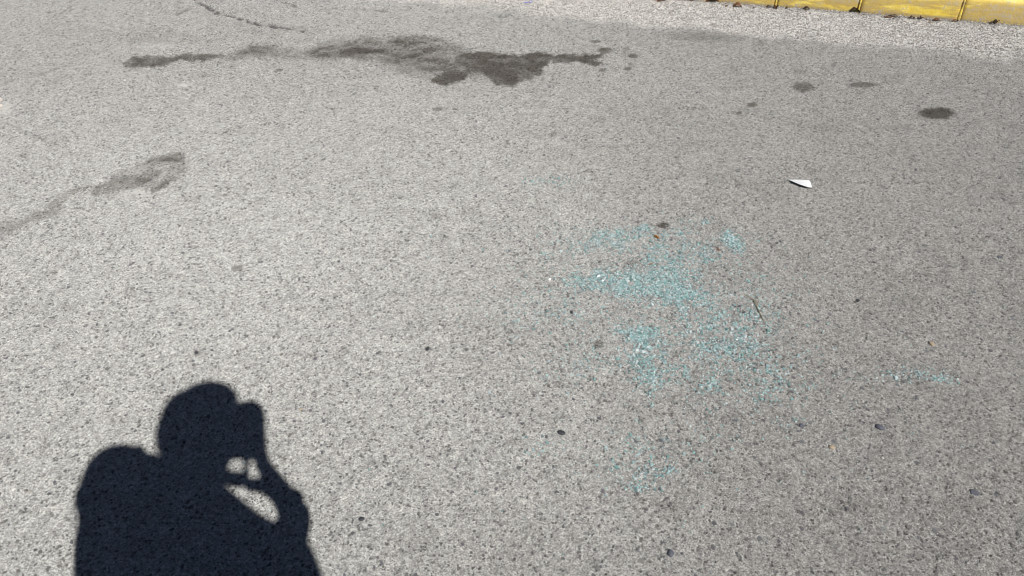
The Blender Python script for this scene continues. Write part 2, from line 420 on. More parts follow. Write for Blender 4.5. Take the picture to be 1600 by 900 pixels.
CHIP_F = np.array([(0, 1+i, 1+(i+1) % 6) for i in range(6)]+[(1+i, 7+i, 7+(i+1) % 6) for i in range(6)]+[(1+i, 7+(i+1) % 6, 1+(i+1) % 6) for i in range(6)])
OCT_V = np.array([(1, 0, 0), (0, 1, 0), (-1, 0, 0), (0, -1, 0), (0, 0, 1), (0, 0, -1)], float)
OCT_F = np.array([(0, 1, 4), (1, 2, 4), (2, 3, 4), (3, 0, 4), (1, 0, 5), (2, 1, 5), (3, 2, 5), (0, 3, 5)])
CUBE_V = np.array([(x, y, z) for x in (-1, 1) for y in (-1, 1) for z in (-1, 1)], float)
CUBE_F = np.array([(0, 1, 3), (0, 3, 2), (4, 6, 7), (4, 7, 5), (0, 4, 5), (0, 5, 1), (2, 3, 7), (2, 7, 6), (0, 2, 6), (0, 6, 4), (1, 5, 7), (1, 7, 3)])
def scatter(n, extra=None, ymin=.78, ymax=4.6):
    """points even over the patch in view"""
    out = np.zeros((0, 2))
    while len(out) < n:
        y = rng.uniform(ymin, ymax, n*2); w = (y*cp+CH*sp)*.637*1.08
        x = rng.uniform(-1, 1, n*2)*3.3; k = (abs(x) < w) & (kerb_dist(x, y) < -.004)
        if extra is not None: k &= rng.random(n*2) < extra(x, y)
        out = np.concatenate([out, np.stack([x[k], y[k]], 1)])
    return out[:n]
def mixcol(n, cols, jit=.15):
    c = np.array(cols)[rng.integers(0, len(cols), n)]
    return c*(1+(rng.random((n, 1))-.5)*2*jit)
def stones(name, label, cat, n, extra, tv, tf, smin, smax, flat, cols, zoff, mat, power=2.0, stainable=True, tilt=None, smooth=False):
    p = scatter(n, extra); z, *_ = height(p[:, 0], p[:, 1])
    s = smin+(smax-smin)*rng.random(n)**power
    scl = np.stack([s*(.75+.5*rng.random(n)), s*(.6+.45*rng.random(n)), s*flat], 1)
    c = mixcol(n, cols)
    if stainable:
        st, *_ = stain_fields(p[:, 0], p[:, 1]); c = c*(1-.72*st)[:, None]
    pos = np.stack([p[:, 0], p[:, 1], z+zoff*s], 1)
    v, f, cc = stamp(tv, tf, pos, scl, rng.random(n)*6.28, None if tilt is None else (rng.random(n)-.5)*tilt, c)
    o = link(name, np_mesh(name, v, f, smooth, None, {"tone": cc}), mat)
    tag(o, label, cat, kind="stuff"); return o
M_STONE = vcol_material("stone_chip", .8, .35)
M_GRIT = vcol_material("grit", .9, .25)
nograv = lambda x, y: (1-gravel_field(x, y))*(.35+.65*fbm(x*5, y*5, 25, 3)*1.4)
stones("asphalt_stones", "dark angular stones set flush in the pale asphalt", "aggregate", 12500, nograv, CHIP_V, CHIP_F, .0016, .0050, .30,
       [(.09, .087, .087), (.11, .105, .10), (.07, .07, .078), (.12, .11, .10), (.17, .16, .15), (.10, .095, .11)], .22, M_STONE, 2.0)
right_side = lambda x, y: sstep(-.3, 1.4, x)*(1-gravel_field(x, y))*(y < 2.6)
stones("worn_stones", "larger worn grey and bluish stones in the coarse asphalt at lower right", "aggregate", 800, right_side, CHIP_V, CHIP_F, .0035, .0072, .14,
       [(.14, .14, .145), (.16, .155, .15), (.19, .18, .17), (.11, .11, .12), (.22, .205, .19)], -.01, M_STONE, 2.0)
stones("loose_grit", "pale loose grit lying on the asphalt", "grit", 26000, lambda x, y: .25+.75*fbm(x*6, y*6, 27, 3), OCT_V, OCT_F, .0008, .0024, .75,
       [(.42, .40, .37), (.36, .345, .32), (.50, .48, .45), (.30, .28, .26), (.40, .35, .30)], .35, M_GRIT, 1.8, tilt=1.2)
stones("gutter_gravel", "light loose gravel in a strip along the yellow kerb", "gravel", 30000, lambda x, y: gravel_field(x, y)+.002, OCT_V, OCT_F, .0014, .0056, .7,
       [(.49, .47, .445), (.44, .42, .395), (.58, .56, .53), (.36, .335, .31), (.43, .385, .34), (.27, .25, .23)], .4, M_GRIT, 1.7, tilt=1.4)

# ------------------------------------------------------------------ broken glass
def glass_material():
    m, nt, b = new_mat("green_tempered_glass")
    a = nt.nodes.new("ShaderNodeAttribute"); a.attribute_name = "tone"
    nt.links.new(a.outputs["Color"], b.inputs["Base Color"])
    b.inputs["Roughness"].default_value = .16; b.inputs["Transmission Weight"].default_value = .30
    b.inputs["IOR"].default_value = 1.5; b.inputs["Specular IOR Level"].default_value = .7
    return m
M_GLASS = glass_material()
def glass(name, label, n, blobs, grp, size=(.0009, .0026), noisy=True):
    w = np.array([b[4]*b[2]*b[3] for b in blobs], float); w /= w.sum()
    pts = []
    while len(pts) < n:
        k = rng.choice(len(blobs), p=w); bx, by, a, c = blobs[k][:4]
        ang = blobs[k][5] if len(blobs[k]) > 5 else 0
        r1, r2 = rng.normal()*a*.80, rng.normal()*c*.80
        u = bx+r1*math.cos(ang)-r2*math.sin(ang); v = by+r1*math.sin(ang)+r2*math.cos(ang)
        g_ = gp(u, v)
        if noisy:
            d = .5*float(fbm(np.array([g_[0]*30]), np.array([g_[1]*22]), 33, 4)[0])+.5*float(fbm(np.array([g_[0]*110]), np.array([g_[1]*90]), 37, 3)[0])
            if random.random() > (max(0, d-.30)*3.0)**1.7: continue
        pts.append(g_[:2])
    p = np.array(pts); z, *_ = height(p[:, 0], p[:, 1])
    s = size[0]+(size[1]-size[0])*rng.random(n)**1.3*np.where(rng.random(n) < .06, 1.9, .95)
    scl = np.stack([s, s*(.6+.4*rng.random(n)), s*(.5+.35*rng.random(n))], 1)
    c = mixcol(n, [(.32, .54, .52), (.42, .64, .62), (.54, .73, .71), (.62, .75, .74), (.22, .36, .35), (.78, .84, .84), (.42, .55, .56), (.32, .37, .37), (.55, .68, .70), (.30, .50, .47)], .12)
    v, f, cc = stamp(CUBE_V, CUBE_F, np.stack([p[:, 0], p[:, 1], z+s*.5], 1), scl, rng.random(n)*6.28, (rng.random(n)-.5)*1.1, c, .3)
    o = link(name, np_mesh(name, v, f, False, None, {"tone": cc}), M_GLASS)
    tag(o, label, "broken glass", grp, kind="stuff"); return o
GG = "patches of broken green glass on the road"
glass("broken_glass", "large ragged patch of crumbled turquoise safety glass on the asphalt right of centre", 10300, [
 (1003, 447, 46, 14, 2.4, .1), (945, 440, 34, 12, 1.6), (1048, 462, 36, 13, 2.2, .2), (1055, 428, 26, 12, 1.1), (1030, 408, 24, 10, .6),
 (1090, 490, 50, 20, .45, .3), (1150, 500, 26, 14, .3), (1110, 525, 44, 16, .4), (1132, 552, 30, 13, .75), (1160, 540, 24, 12, .3),
 (998, 522, 22, 11, 2.2, .2), (1015, 540, 18, 10, 1.2, .6), (990, 560, 20, 14, .7), (1015, 590, 14, 18, .6), (1040, 573, 16, 16, .4),
 (1104, 605, 12, 9, 1.0), (1195, 608, 32, 14, .18), (1080, 580, 40, 20, .16), (1060, 500, 130, 60, .07), (1150, 450, 50, 30, .14),
 (880, 455, 50, 30, .16), (1190, 575, 60, 40, .15), (850, 490, 60, 20, .10), (1180, 505, 24, 22, .3), (900, 570, 40, 20, .12)], GG)
glass("glass_scatter", "thin band of glass crumbs above the large patch, around the black oval drip", 1900, [
 (948, 372, 22, 9, 1.3, .2), (935, 378, 40, 12, .5), (990, 364, 20, 7, .9), (1012, 358, 12, 4, 1), (1055, 370, 18, 8, .7), (1030, 385, 18, 8, .6),
 (1090, 346, 18, 7, .8), (1050, 400, 40, 12, .4), (1095, 395, 24, 12, .5), (900, 390, 40, 10, .25), (1000, 380, 120, 20, .15), (1106, 404, 6, 5, 1.0)], GG)
glass("glass_cluster", "small dense slanting clump of turquoise glass at the upper right of the large patch", 620, [
 (1140, 374, 9, 7, 1.2, .7), (1150, 383, 9, 6, 1.2, .8)], GG, noisy=False)
glass("glass_streak", "short streak of glass crumbs lying alone at the far right", 190, [
 (1466, 592, 22, 5, 1.3, .15), (1425, 584, 30, 7, .5), (1385, 588, 50, 9, .2)], GG, noisy=False)
glass("glass_crumbs", "sparse glass crumbs below the large patch, near the bottom", 520, [
 (1015, 742, 22, 7, 1.0, -.3), (1040, 733, 14, 8, .8), (1000, 762, 18, 5, .8), (1010, 700, 30, 14, .35), (1000, 720, 60, 30, .15), (1090, 690, 60, 18, .08), (830, 702, 30, 9, .3), (1232, 662, 16, 10, .35), (1120, 640, 60, 20, .1)], GG)
glass("glass_specks", "faint bluish glass specks far above the large patch, left of the paper scrap", 90, [
 (835, 286, 16, 5, 1), (872, 284, 16, 6, .9)], GG, (.0010, .0026), False)
glass("glass_strays", "single stray glass crumbs spread thinly over the whole road", 420, [
 (1000, 480, 330, 200, 1), (1000, 600, 300, 150, 1), (1240, 300, 20, 15, .5), (330, 720, 120, 90, .7)], GG, (.0008, .0022), False)

# ------------------------------------------------------------------ kerb
def kerb_material():
    m, nt, b = new_mat("yellow_kerb_paint")
    tc = nt.nodes.new("ShaderNodeTexCoord"); P = tc.outputs["Object"]
    mp = node(nt, "ShaderNodeMapping"); mp.inputs["Scale"].default_value = (1.6, 6, 9)
    nt.links.new(P, mp.inputs["Vector"])
    oi = nt.nodes.new("ShaderNodeObjectInfo"); add = nt.nodes.new("ShaderNodeVectorMath"); add.operation = 'ADD'
    sc = nt.nodes.new("ShaderNodeVectorMath"); sc.operation = 'SCALE'; sc.inputs[0].default_value = (17, 9, 5); nt.links.new(oi.outputs["Random"], sc.inputs["Scale"])
    nt.links.new(mp.outputs[0], add.inputs[0]); nt.links.new(sc.outputs[0], add.inputs[1])
    streak = noise(nt, add.outputs[0], 2.6, 6, .65); fine = noise(nt, P, 90, 5, .65); mid = noise(nt, P, 16, 5, .6)
    sep = nt.nodes.new("ShaderNodeSeparateXYZ"); nt.links.new(P, sep.inputs[0]); zz = sep.outputs["Z"]; yy = sep.outputs["Y"]
    col = mixc(nt, ramp(nt, mid, .35, .65), (.70, .50, .065), (.80, .62, .13))
    # weathered lower face: thin paint, tyre grey and brown dust
    low = ramp(nt, zz, .118, .082)
    w1 = math_(nt, 'MULTIPLY', ramp(nt, streak, .40, .54), low)
    col = mixc(nt, math_(nt, 'MULTIPLY', w1, .85), col, (.43, .30, .10))
    w2 = math_(nt, 'MULTIPLY', ramp(nt, math_(nt, 'ADD', math_(nt, 'MULTIPLY', streak, .6), math_(nt, 'MULTIPLY', fine, .4)), .53, .60), low)
    col = mixc(nt, math_(nt, 'MULTIPLY', w2, .5), col, (.42, .36, .28))
    dirt = math_(nt, 'MULTIPLY', ramp(nt, zz, .022, .002), ramp(nt, fine, .38, .55))
    col = mixc(nt, dirt, col, (.26, .22, .17))
    chip = ramp(nt, math_(nt, 'ADD', math_(nt, 'MULTIPLY', fine, .55), math_(nt, 'MULTIPLY', mid, .45)), .565, .60)
    col = mixc(nt, math_(nt, 'MULTIPLY', chip, .75), col, (.37, .34, .29))
    nt.links.new(col, b.inputs["Base Color"]); b.inputs["Roughness"].default_value = .55
    bp = node(nt, "ShaderNodeBump", Strength=.6, Distance=.003)
    nt.links.new(math_(nt, 'ADD', fine, math_(nt, 'MULTIPLY', mid, 2.0)), bp.inputs["Height"]); nt.links.new(bp.outputs[0], b.inputs["Normal"])
    return m
M_KERB = kerb_material()
KANG = math.atan2(KD[1], KD[0])
kerb = empty("kerb", (float(KB0[0]), float(KB0[1]), 0)); kerb.rotation_euler = (0, 0, KANG)
tag(kerb, "worn yellow painted concrete kerb across the top right corner", kind="structure")
KH = .125; KW = .15
def kerb_block_mesh(L, seed):
    r = random.Random(seed); bm = bmesh.new()
    prof = [(0.0, -.03), (0.0, .004), (.002, .05), (.006, .095), (.012, .112), (.024, .122), (.045, KH), (KW, KH), (KW, -.03)]
    n = 26; rings = []
    for i in range(n+1):
        x = L*i/n; ring = []
        for j, (y, z) in enumerate(prof):
            ed = min(i, n-i); rr = .005 if ed == 0 else 0
            dy = (r.random()-.5)*.0022 if j < 7 else 0; dz = (r.random()-.5)*.0016 if 1 < j < 8 else 0
            yy = y+dy+rr*(1 if j < 5 else 0); zz = z+dz-rr*(.8 if j > 3 and z > 0 else 0)
            ring.append(bm.verts.new((x, yy, zz)))
        rings.append(ring)
    for a, b_ in zip(rings[:-1], rings[1:]):
        for j in range(len(prof)-1): bm.faces.new((a[j], b_[j], b_[j+1], a[j+1]))
    bm.faces.new(rings[0][::1]); bm.faces.new(rings[-1][::-1])
    bmesh.ops.recalc_face_normals(bm, faces=bm.faces)
    me = bpy.data.meshes.new("kerb_stone"); bm.to_mesh(me); bm.free()
    for p in me.polygons: p.use_smooth = True
    me.materials.append(M_KERB); return me
seams = [float(np.dot(gp(u, v)-KB0, KD)) for u, v in ((1212, 10.5), (1341, 20.5), (1498, 33))]
step = (seams[2]-seams[0])/2
edges = [seams[0]-step*k for k in range(12, 0, -1)]+seams+[seams[2]+step*k for k in range(1, 9)]
JG = .007
for i, (a, b_) in enumerate(zip(edges[:-1], edges[1:])):
    o = link("kerb_stone", kerb_block_mesh(b_-a-JG, i), None, kerb); o.location = (a+JG/2, (random.random()-.5)*.004, (random.random()-.5)*.002)
# mortar squeezed out of each joint and painted over
def joint_mesh(seed):
    r = random.Random(seed); bm = bmesh.new(); rings = []
    prof = [(0, 0), (.001, .03), (.003, .06), (.006, .092), (.016, .113), (.04, .1215), (.14, .122)]
    for j, (y, z) in enumerate(prof):
        p = .004*(.3+r.random()) if j < 5 else .001
        w = .0055+.004*r.random()
        rings.append([bm.verts.new((-w, y+.004, z-.001)), bm.verts.new((-w*.3, y-p, z+p*.3)), bm.verts.new((w*.35, y-p*.8, z+p*.2)), bm.verts.new((w, y+.004, z-.001))])
    for a, b_ in zip(rings[:-1], rings[1:]):
        for k in range(3): bm.faces.new((a[k], a[k+1], b_[k+1], b_[k]))
        bm.faces.new((a[3], a[0], b_[0], b_[3]))
    bmesh.ops.recalc_face_normals(bm, faces=bm.faces)
    me = bpy.data.meshes.new("mortar_joint"); bm.to_mesh(me); bm.free(); me.materials.append(M_KERB); return me
for i, e in enumerate(edges[6:18]):
    o = link("mortar_joint", joint_mesh(i), None, kerb); o.location = (e-.003, -.001, 0)
def pavement_material():
    m, nt, b = new_mat("pavement_concrete"); geo = nt.nodes.new("ShaderNodeNewGeometry"); P = geo.outputs["Position"]
    n = noise(nt, P, 40, 5); n2 = noise(nt, P, 3, 4)
    c = mixc(nt, n, (.24, .23, .21), mixc(nt, n2, (.33, .31, .29), (.27, .26, .24)))
    nt.links.new(c, b.inputs["Base Color"]); b.inputs["Roughness"].default_value = .9
    bp = node(nt, "ShaderNodeBump", Strength=.5, Distance=.003); nt.links.new(n, bp.inputs["Height"]); nt.links.new(bp.outputs[0], b.inputs["Normal"])
    return m
L0, L1 = edges[0], edges[-1]
pv = np.array([(L0, KW+.003, .118), (L1, KW+.003, .118), (L1, 3.0, .118), (L0, 3.0, .118), (L0, KW+.003, -.05), (L1, KW+.003, -.05), (L1, 3, -.05), (L0, 3, -.05)])
pf = np.array([(0, 1, 2, 3), (4, 7, 6, 5), (0, 4, 5, 1), (2, 6, 7, 3), (1, 5, 6, 2), (3, 7, 4, 0)])
pav = link("pavement", np_mesh("pavement", pv, pf), pavement_material()); pav.location = kerb.location; pav.rotation_euler = kerb.rotation_euler
tag(pav, "grey concrete pavement behind the yellow kerb", kind="structure")

# ------------------------------------------------------------------ small litter
def simple_mat(name, col, rough=.7, col2=None, scale=120, spec=.4, bump=.0004, sss=0):
    m, nt, b = new_mat(name); tc = nt.nodes.new("ShaderNodeTexCoord")
    n = noise(nt, tc.outputs["Object"], scale, 4)
    nt.links.new(mixc(nt, ramp(nt, n, .35, .65), col, col2 or tuple(c*.75 for c in col)), b.inputs["Base Color"])
    b.inputs["Roughness"].default_value = rough; b.inputs["Specular IOR Level"].default_value = spec
    bp = node(nt, "ShaderNodeBump", Strength=.5, Distance=bump); nt.links.new(n, bp.inputs["Height"]); nt.links.new(bp.outputs[0], b.inputs["Normal"])
    return m
def gz(x, y): return float(height(np.array([x]), np.array([y]))[0][0])
# white card shard: outline from its own corners, lying tipped up at its near edge
M_CARD = simple_mat("white_card", (.86, .86, .85), .6, (.80, .80, .79))
def shard(corners, lifts, thick, name, label, cat, mat, group=None):
    g_ = [gp(*c) for c in corners]; base = sum(g_)/len(g_); zb = gz(base[0], base[1]); bm = bmesh.new()
    c0 = bm.verts.new((0, 0, sum(lifts)/len(lifts)+.0012+thick)); top = []; bot = []
    for p, l in zip(g_, lifts):
        # lifted point still on the sight line of its corner
        d = p-np.array([0, 0, CH]); q = np.array([0, 0, CH])+d*(CH-(l+thick))/CH
        top.append(bm.verts.new((q[0]-base[0], q[1]-base[1], l+thick))); bot.append(bm.verts.new((q[0]-base[0], q[1]-base[1], l)))
    n = len(top)
    for i in range(n):
        j = (i+1) % n; bm.faces.new((top[i], top[j], c0)); bm.faces.new((top[j], top[i], bot[i], bot[j]))
    bm.faces.new(bot[::-1]); bmesh.ops.recalc_face_normals(bm, faces=bm.faces)
    me = bpy.data.meshes.new(name); bm.to_mesh(me); bm.free()
    o = link(name, me, mat); o.location = (base[0], base[1], zb+.001); tag(o, label, cat, group); return o
shard([(1232, 281.5), (1250, 281.5), (1264, 282.5), (1266.5, 286), (1268.5, 293.5), (1262, 293.0), (1247, 288)], [.005, .008, .009, .009, .010, .012, .011], .0012, "paper_scrap",
      "white wedge-shaped scrap of card lying on the road at the right", "paper scrap", M_CARD)
# leaves
def leaf_mesh(L, W, curl, seed):
    r = random.Random(seed); bm = bmesh.new(); n = 7; rows_ = []
    for i in range(n+1):
        t = i/n; w = W*math.sin(math.pi*min(1, t*.92+.06))**.8*(.85+.3*r.random()); x = (t-.5)*L
        zz = curl*math.sin(t*math.pi*1.1)*L
        rows_.append([bm.verts.new((x, s*w*.5, zz+abs(s)*curl*W*.9*(.6+.8*r.random()))) for s in (-1, -.4, 0, .45, 1)])
    for a, b_ in zip(rows_[:-1], rows_[1:]):
        for k in range(4): bm.faces.new((a[k], b_[k], b_[k+1], a[k+1]))
    g_ = bmesh.ops.solidify(bm, geom=bm.faces[:], thickness=.0004)
    me = bpy.data.meshes.new("leaf_blade"); bm.to_mesh(me); bm.free(); return me
def stem_mesh(pts, r0, r1, name="stem", k=5):
    bm = bmesh.new(); rings = []
    for i, p in enumerate(pts):
        p = Vector(p); a = Vector(pts[max(0, i-1)]); b_ = Vector(pts[min(len(pts)-1, i+1)]); d = (b_-a).normalized()
        s = d.cross(Vector((0, 0, 1))); s = s.normalized() if s.length > 1e-4 else Vector((1, 0, 0)); t = s.cross(d); rr = r0+(r1-r0)*i/(len(pts)-1)
        rings.append([bm.verts.new(p+(s*math.cos(2*math.pi*j/k)+t*math.sin(2*math.pi*j/k))*rr) for j in range(k)])
    for a, b_ in zip(rings[:-1], rings[1:]):
        for j in range(k): bm.faces.new((a[j], a[(j+1) % k], b_[(j+1) % k], b_[j]))
    bm.faces.new(rings[0][::-1]); bm.faces.new(rings[-1])
    me = bpy.data.meshes.new(name); bm.to_mesh(me); bm.free(); return me
M_LEAF = [simple_mat("dry_leaf_brown", (.17, .085, .04), .75, (.09, .045, .025)), simple_mat("dry_leaf_rust", (.30, .13, .05), .75, (.16, .07, .03)),
          simple_mat("dry_leaf_dark", (.085, .052, .034), .8, (.05, .03, .022)), simple_mat("leaf_orange", (.52, .27, .05), .6, (.40, .18, .04)),
          simple_mat("leaf_pale", (.50, .44, .36), .7, (.38, .33, .27))]
M_STEM = simple_mat("dry_stem", (.34, .29, .17), .7, (.22, .19, .10))
M_STEM2 = simple_mat("green_stem", (.20, .21, .10), .7, (.13, .14, .07))
def leaf(u, v, L, W, curl, rot, mat, label, group="dry leaves on the road", z=None):
    p = gp(u, v); zz = gz(p[0], p[1]) if z is None else z
    e = empty("dry_leaf", (p[0], p[1], zz+.0015)); e.rotation_euler = ((random.random()-.5)*.5, (random.random()-.5)*.4, rot)
    tag(e, label, "leaf", group)
    s = int(u*7+v)
    link("blade", leaf_mesh(L, W, curl, s), M_LEAF[mat], e)
    link("stalk", stem_mesh([(-L*.5, 0, 0), (-L*.62, L*.03, .001), (-L*.78, L*.08, .002)], .0006, .0004, "stalk"), M_LEAF[mat], e)
leaf(1025.5, 371, .028, .009, .12, -.95, 3, "bright orange narrow leaf sliver just below the black oval drip")
leaf(1122, 391, .013, .006, .15, -1.0, 1, "tiny rusty leaf scrap left of the dense glass clump", )
leaf(1017, 414, .014, .005, .1, .2, 1, "tiny brown leaf scrap at the top of the large glass patch")
KL = "leaves along the kerb foot"
for (u, v, L, W, c, r, m_, lb) in [
 (1112, 5, .075, .035, .2, .1, 1, "broad rust brown leaf at the kerb's left end"),
 (1034, 2.5, .055, .03, .2, .4, 1, "rusty orange leaf at the top edge, furthest left"),
 (1077, 2, .05, .028, .25, -.3, 1, "crumpled brown leaf between the two rusty ones"),
 (1152, 11.5, .05, .026, .28, -.25, 1, "curved brown leaf lying a little out from the kerb"),
 (1213, 13, .05, .022, .25, 1.2, 0, "brown leaf at the foot of the leftmost kerb joint"),
 (1201, 13, .04, .02, .2, .1, 0, "small brown leaf left of the leftmost kerb joint"),
 (1260, 16, .038, .018, .3, .0, 2, "small dark leaf midway between the left and middle kerb joints"),
 (1335, 21, .055, .028, .3, .1, 2, "dark brown crumpled leaf by the middle kerb joint"),
 (1230, 14, .03, .015, .2, .6, 0, "small brown scrap right of the leftmost kerb joint"),
 (1389, 29, .06, .016, .12, -.2, 1, "brown leaf edge beneath the pale leaf"),
 (1424, 30.5, .030, .016, .3, .2, 2, "small near-black leaf right of the pale leaf"),
 (1438, 31, .034, .020, .3, .9, 2, "small upright dark leaf left of the right kerb joint"),
 (1463, 34, .045, .020, .2, -.1, 1, "rusty brown leaf left of the right kerb joint"),
 (1492, 35, .04, .020, .2, .4, 1, "reddish leaf right at the foot of the right kerb joint"),
 (1453, 37, .035, .012, .15, -.2, 4, "thin pale leaf below the rusty brown one"),
 (1557, 37.5, .036, .022, .35, .8, 2, "black curled leaf standing up against the kerb at far right"),
 (1550, 38, .03, .016, .2, .0, 2, "dark flat leaf beside the black curled one"),
 (1135, 11, .02, .012, .2, .5, 0, "tiny leaf crumb left of the curved brown leaf"),
 (1178, 13.5, .02, .014, .2, .9, 2, "tiny dark crumb right of the curved brown leaf")]:
    leaf(u, v, L, W, c, r, m_, lb, KL)
leaf(1395, 27.5, .058, .026, .18, -.15, 4, "pale whitish leaf lying against the kerb foot", KL)
n = 420
t = rng.uniform(-3.2, 1.6, n); off = -.004-np.abs(rng.normal(0, .022, n))
p = KB0[None]+KD[None]*t[:, None]+KN[None]*off[:, None]; z, *_ = height(p[:, 0], p[:, 1]); p[:, 2] = z+.001
s = .0025+.006*rng.random(n)**2
v_, f_, c_ = stamp(OCT_V, OCT_F, p, np.stack([s, s*.6, s*.3], 1), rng.random(n)*6.28, (rng.random(n)-.5)*1.5, mixcol(n, [(.16, .09, .05), (.10, .06, .04), (.22, .12, .06), (.07, .05, .04)]), .3)
tag(link("leaf_litter", np_mesh("leaf_litter", v_, f_, False, None, {"tone": c_}), M_GRIT), "brown leaf crumbs and dirt lining the foot of the kerb", "litter", kind="stuff")

# dry stalk on the glass
def px_path(pts, lift): 
    out = []
    for (u, v), l in zip(pts, lift):
        p = gp(u, v); out.append((p[0], p[1], gz(p[0], p[1])+l))
    return out
pth = px_path([(1162, 462), (1172, 467), (1178, 472), (1183, 484), (1188, 494), (1193, 503)], [.002, .004, .006, .005, .003, .002])
b0 = Vector(pth[3]); e = empty("dry_twig", b0); tag(e, "thin forked straw coloured twig lying at the right edge of the broken glass", "twig")
link("stalk", stem_mesh([tuple(Vector(p)-b0) for p in pth[2:]], .0016, .0009, "stalk"), M_STEM, e)
link("side_shoot", stem_mesh([tuple(Vector(p)-b0) for p in pth[:3]], .0006, .0012, "side_shoot"), M_STEM, e)
pth2 = px_path([(1176, 466), (1180, 466.5), (1184, 472), (1183, 478)], [.008, .010, .008, .005])
link("side_shoot", stem_mesh([tuple(Vector(p)-b0) for p in pth2], .0006, .0011, "side_shoot"), M_STEM2, e)

# blue plastic strap bit at the top edge
M_BLUE = simple_mat("blue_plastic", (.10, .12, .50), .4, (.14, .16, .6))
for nm, pts in (("plastic_strip", [(819, 5.5), (825, 5.0), (829, 5.5), (832, 2), (833.5, -3)]),):
    pb = px_path(pts, [.002, .006, .004, .010, .014]); b0 = Vector(pb[2])
    o = link(nm, stem_mesh([tuple(Vector(p)-b0) for p in pb], .0024, .0016, nm, 6), M_BLUE); o.location = b0
    tag(o, "bent strip of blue plastic on the gravel at the top edge", "plastic strip")

# pebbles one can single out
def pebble(u, v, r, flat, mat, label, group=None, name="pebble", seed=0):
    rr = random.Random(seed+int(u)); bm = bmesh.new(); bmesh.ops.create_icosphere(bm, subdivisions=2, radius=1)
    for vv in bm.verts:
        k = 1+.22*(rr.random()-.5); vv.co = Vector((vv.co.x*r*k*1.15, vv.co.y*r*k*.85, vv.co.z*r*flat*k))
    me = bpy.data.meshes.new(name); bm.to_mesh(me); bm.free()
    p = gp(u, v); o = link(name, me, mat); o.location = (p[0], p[1], gz(p[0], p[1])+r*flat*.55); o.rotation_euler = (0, 0, rr.random()*6); tag(o, label, "stone", group); return o
M_BLK = simple_mat("black_pebble", (.035, .035, .042), .6, (.06, .06, .065)); M_PINK = simple_mat("pinkish_rubble", (.60, .50, .45), .9, (.68, .64, .58), 160)
M_GREY = simple_mat("bluish_pebble", (.12, .125, .15), .75, (.08, .08, .095)); M_TAN = simple_mat("tan_pebble", (.34, .27, .19), .8, (.42, .34, .25))
PG = "small dark stones on the asphalt"
for u, v, r, fl, mt, lb in [
 (877, 677, .0085, .5, M_BLK, "black stone chip on open asphalt below the glass patch"),
 (1048, 865, .0085, .5, M_GREY, "bluish dark chip near the bottom edge, right of centre"),
 (1375, 669, .010, .4, M_GREY, "blue-grey chip at lower right, below the far glass streak"),
 (668, 546, .006, .5, M_BLK, "small black chip in the middle of the road, left of the glass"),
 (307, 552, .006, .5, M_BLK, "small black chip just above the head of the shadow"),
 (1522, 771, .009, .35, M_GREY, "dark blue chip in the bottom right corner area"),
 (1340, 470, .0065, .5, M_BLK, "small black chip right of the glass patch, level with its middle"),
 (1562, 402, .008, .3, M_GREY, "grey chip near the right edge above mid height"),
 (565, 812, .006, .5, M_BLK, "small black chip right of the shadow's elbow"),
 (1252, 665, .007, .4, M_GREY, "small dark chip above the sparse glass crumbs to the right"),
 (893, 489, .006, .5, M_BLK, "small black chip at the left edge of the glass patch")]:
    pebble(u, v, r, fl, mt, lb, PG)
for u, v, r, mt, lb in [(470, 640, .005, M_TAN, "tiny tan pebble right of the shadowed head"), (1456, 538, .008, M_TAN, "tan pebble above the far glass streak"), (1300, 700, .007, M_TAN, "tan pebble at lower right"), (1128, 404, .004, M_TAN, "orange-brown crumb by the dense glass clump")]:
    pebble(u, v, r, .5, mt, lb, "tan pebbles")
pebble(-3, 160, .018, .7, M_PINK, "pinkish white rubble lump at the left edge, upper one", "rubble at the left edge", "rubble")
pebble(-1, 169, .014, .7, M_PINK, "pinkish white rubble lump at the left edge, lower one", "rubble at the left edge", "rubble")

# ------------------------------------------------------------------ the photographer, whose shadow falls on the road
def SPt(u, v, y):
    g_ = gp(u, v); t = (g_[1]-y)/(-SUN[1]); return Vector(g_+SUN*t)
def capsule(bm, a, b_, ra, rb, seg=14, flat=None):
    a, b_ = Vector(a), Vector(b_); d = b_-a; L = d.length
    q = d.to_track_quat('Z', 'Y') if L > 1e-6 else Matrix.Identity(3).to_quaternion()
    prev = None; rings = []; n = 5
    prof = [(-ra*math.cos(t*math.pi/2/n), ra*math.sin(t*math.pi/2/n)) for t in range(n+1)]
    prof += [(L+rb*math.sin(t*math.pi/2/n), rb*math.cos(t*math.pi/2/n)) for t in range(0 if L > 1e-6 else 1, n+1)]
    for z, r in prof:
        rings.append([bm.verts.new(a+q @ Vector((max(r, 1e-5)*math.cos(2*math.pi*k/seg), max(r, 1e-5)*math.sin(2*math.pi*k/seg), z))) for k in range(seg)])
    for r0, r1 in zip(rings[:-1], rings[1:]):
        for k in range(seg): bm.faces.new((r0[k], r0[(k+1) % seg], r1[(k+1) % seg], r1[k]))
    bm.faces.new(rings[0][::-1]); bm.faces.new(rings[-1])
def chain(bm, pts, rs, seg=14):
    for i in range(len(pts)-1): capsule(bm, pts[i], pts[i+1], rs[i], rs[i+1], seg)
def ellipsoid(bm, c, r, rot=0, seg=20):
    m = Matrix.Translation(Vector(c)) @ Matrix.Rotation(rot, 4, 'Z') @ Matrix.Diagonal((*r, 1))
    bmesh.ops.create_uvsphere(bm, u_segments=seg, v_segments=seg//2, radius=1, matrix=m)
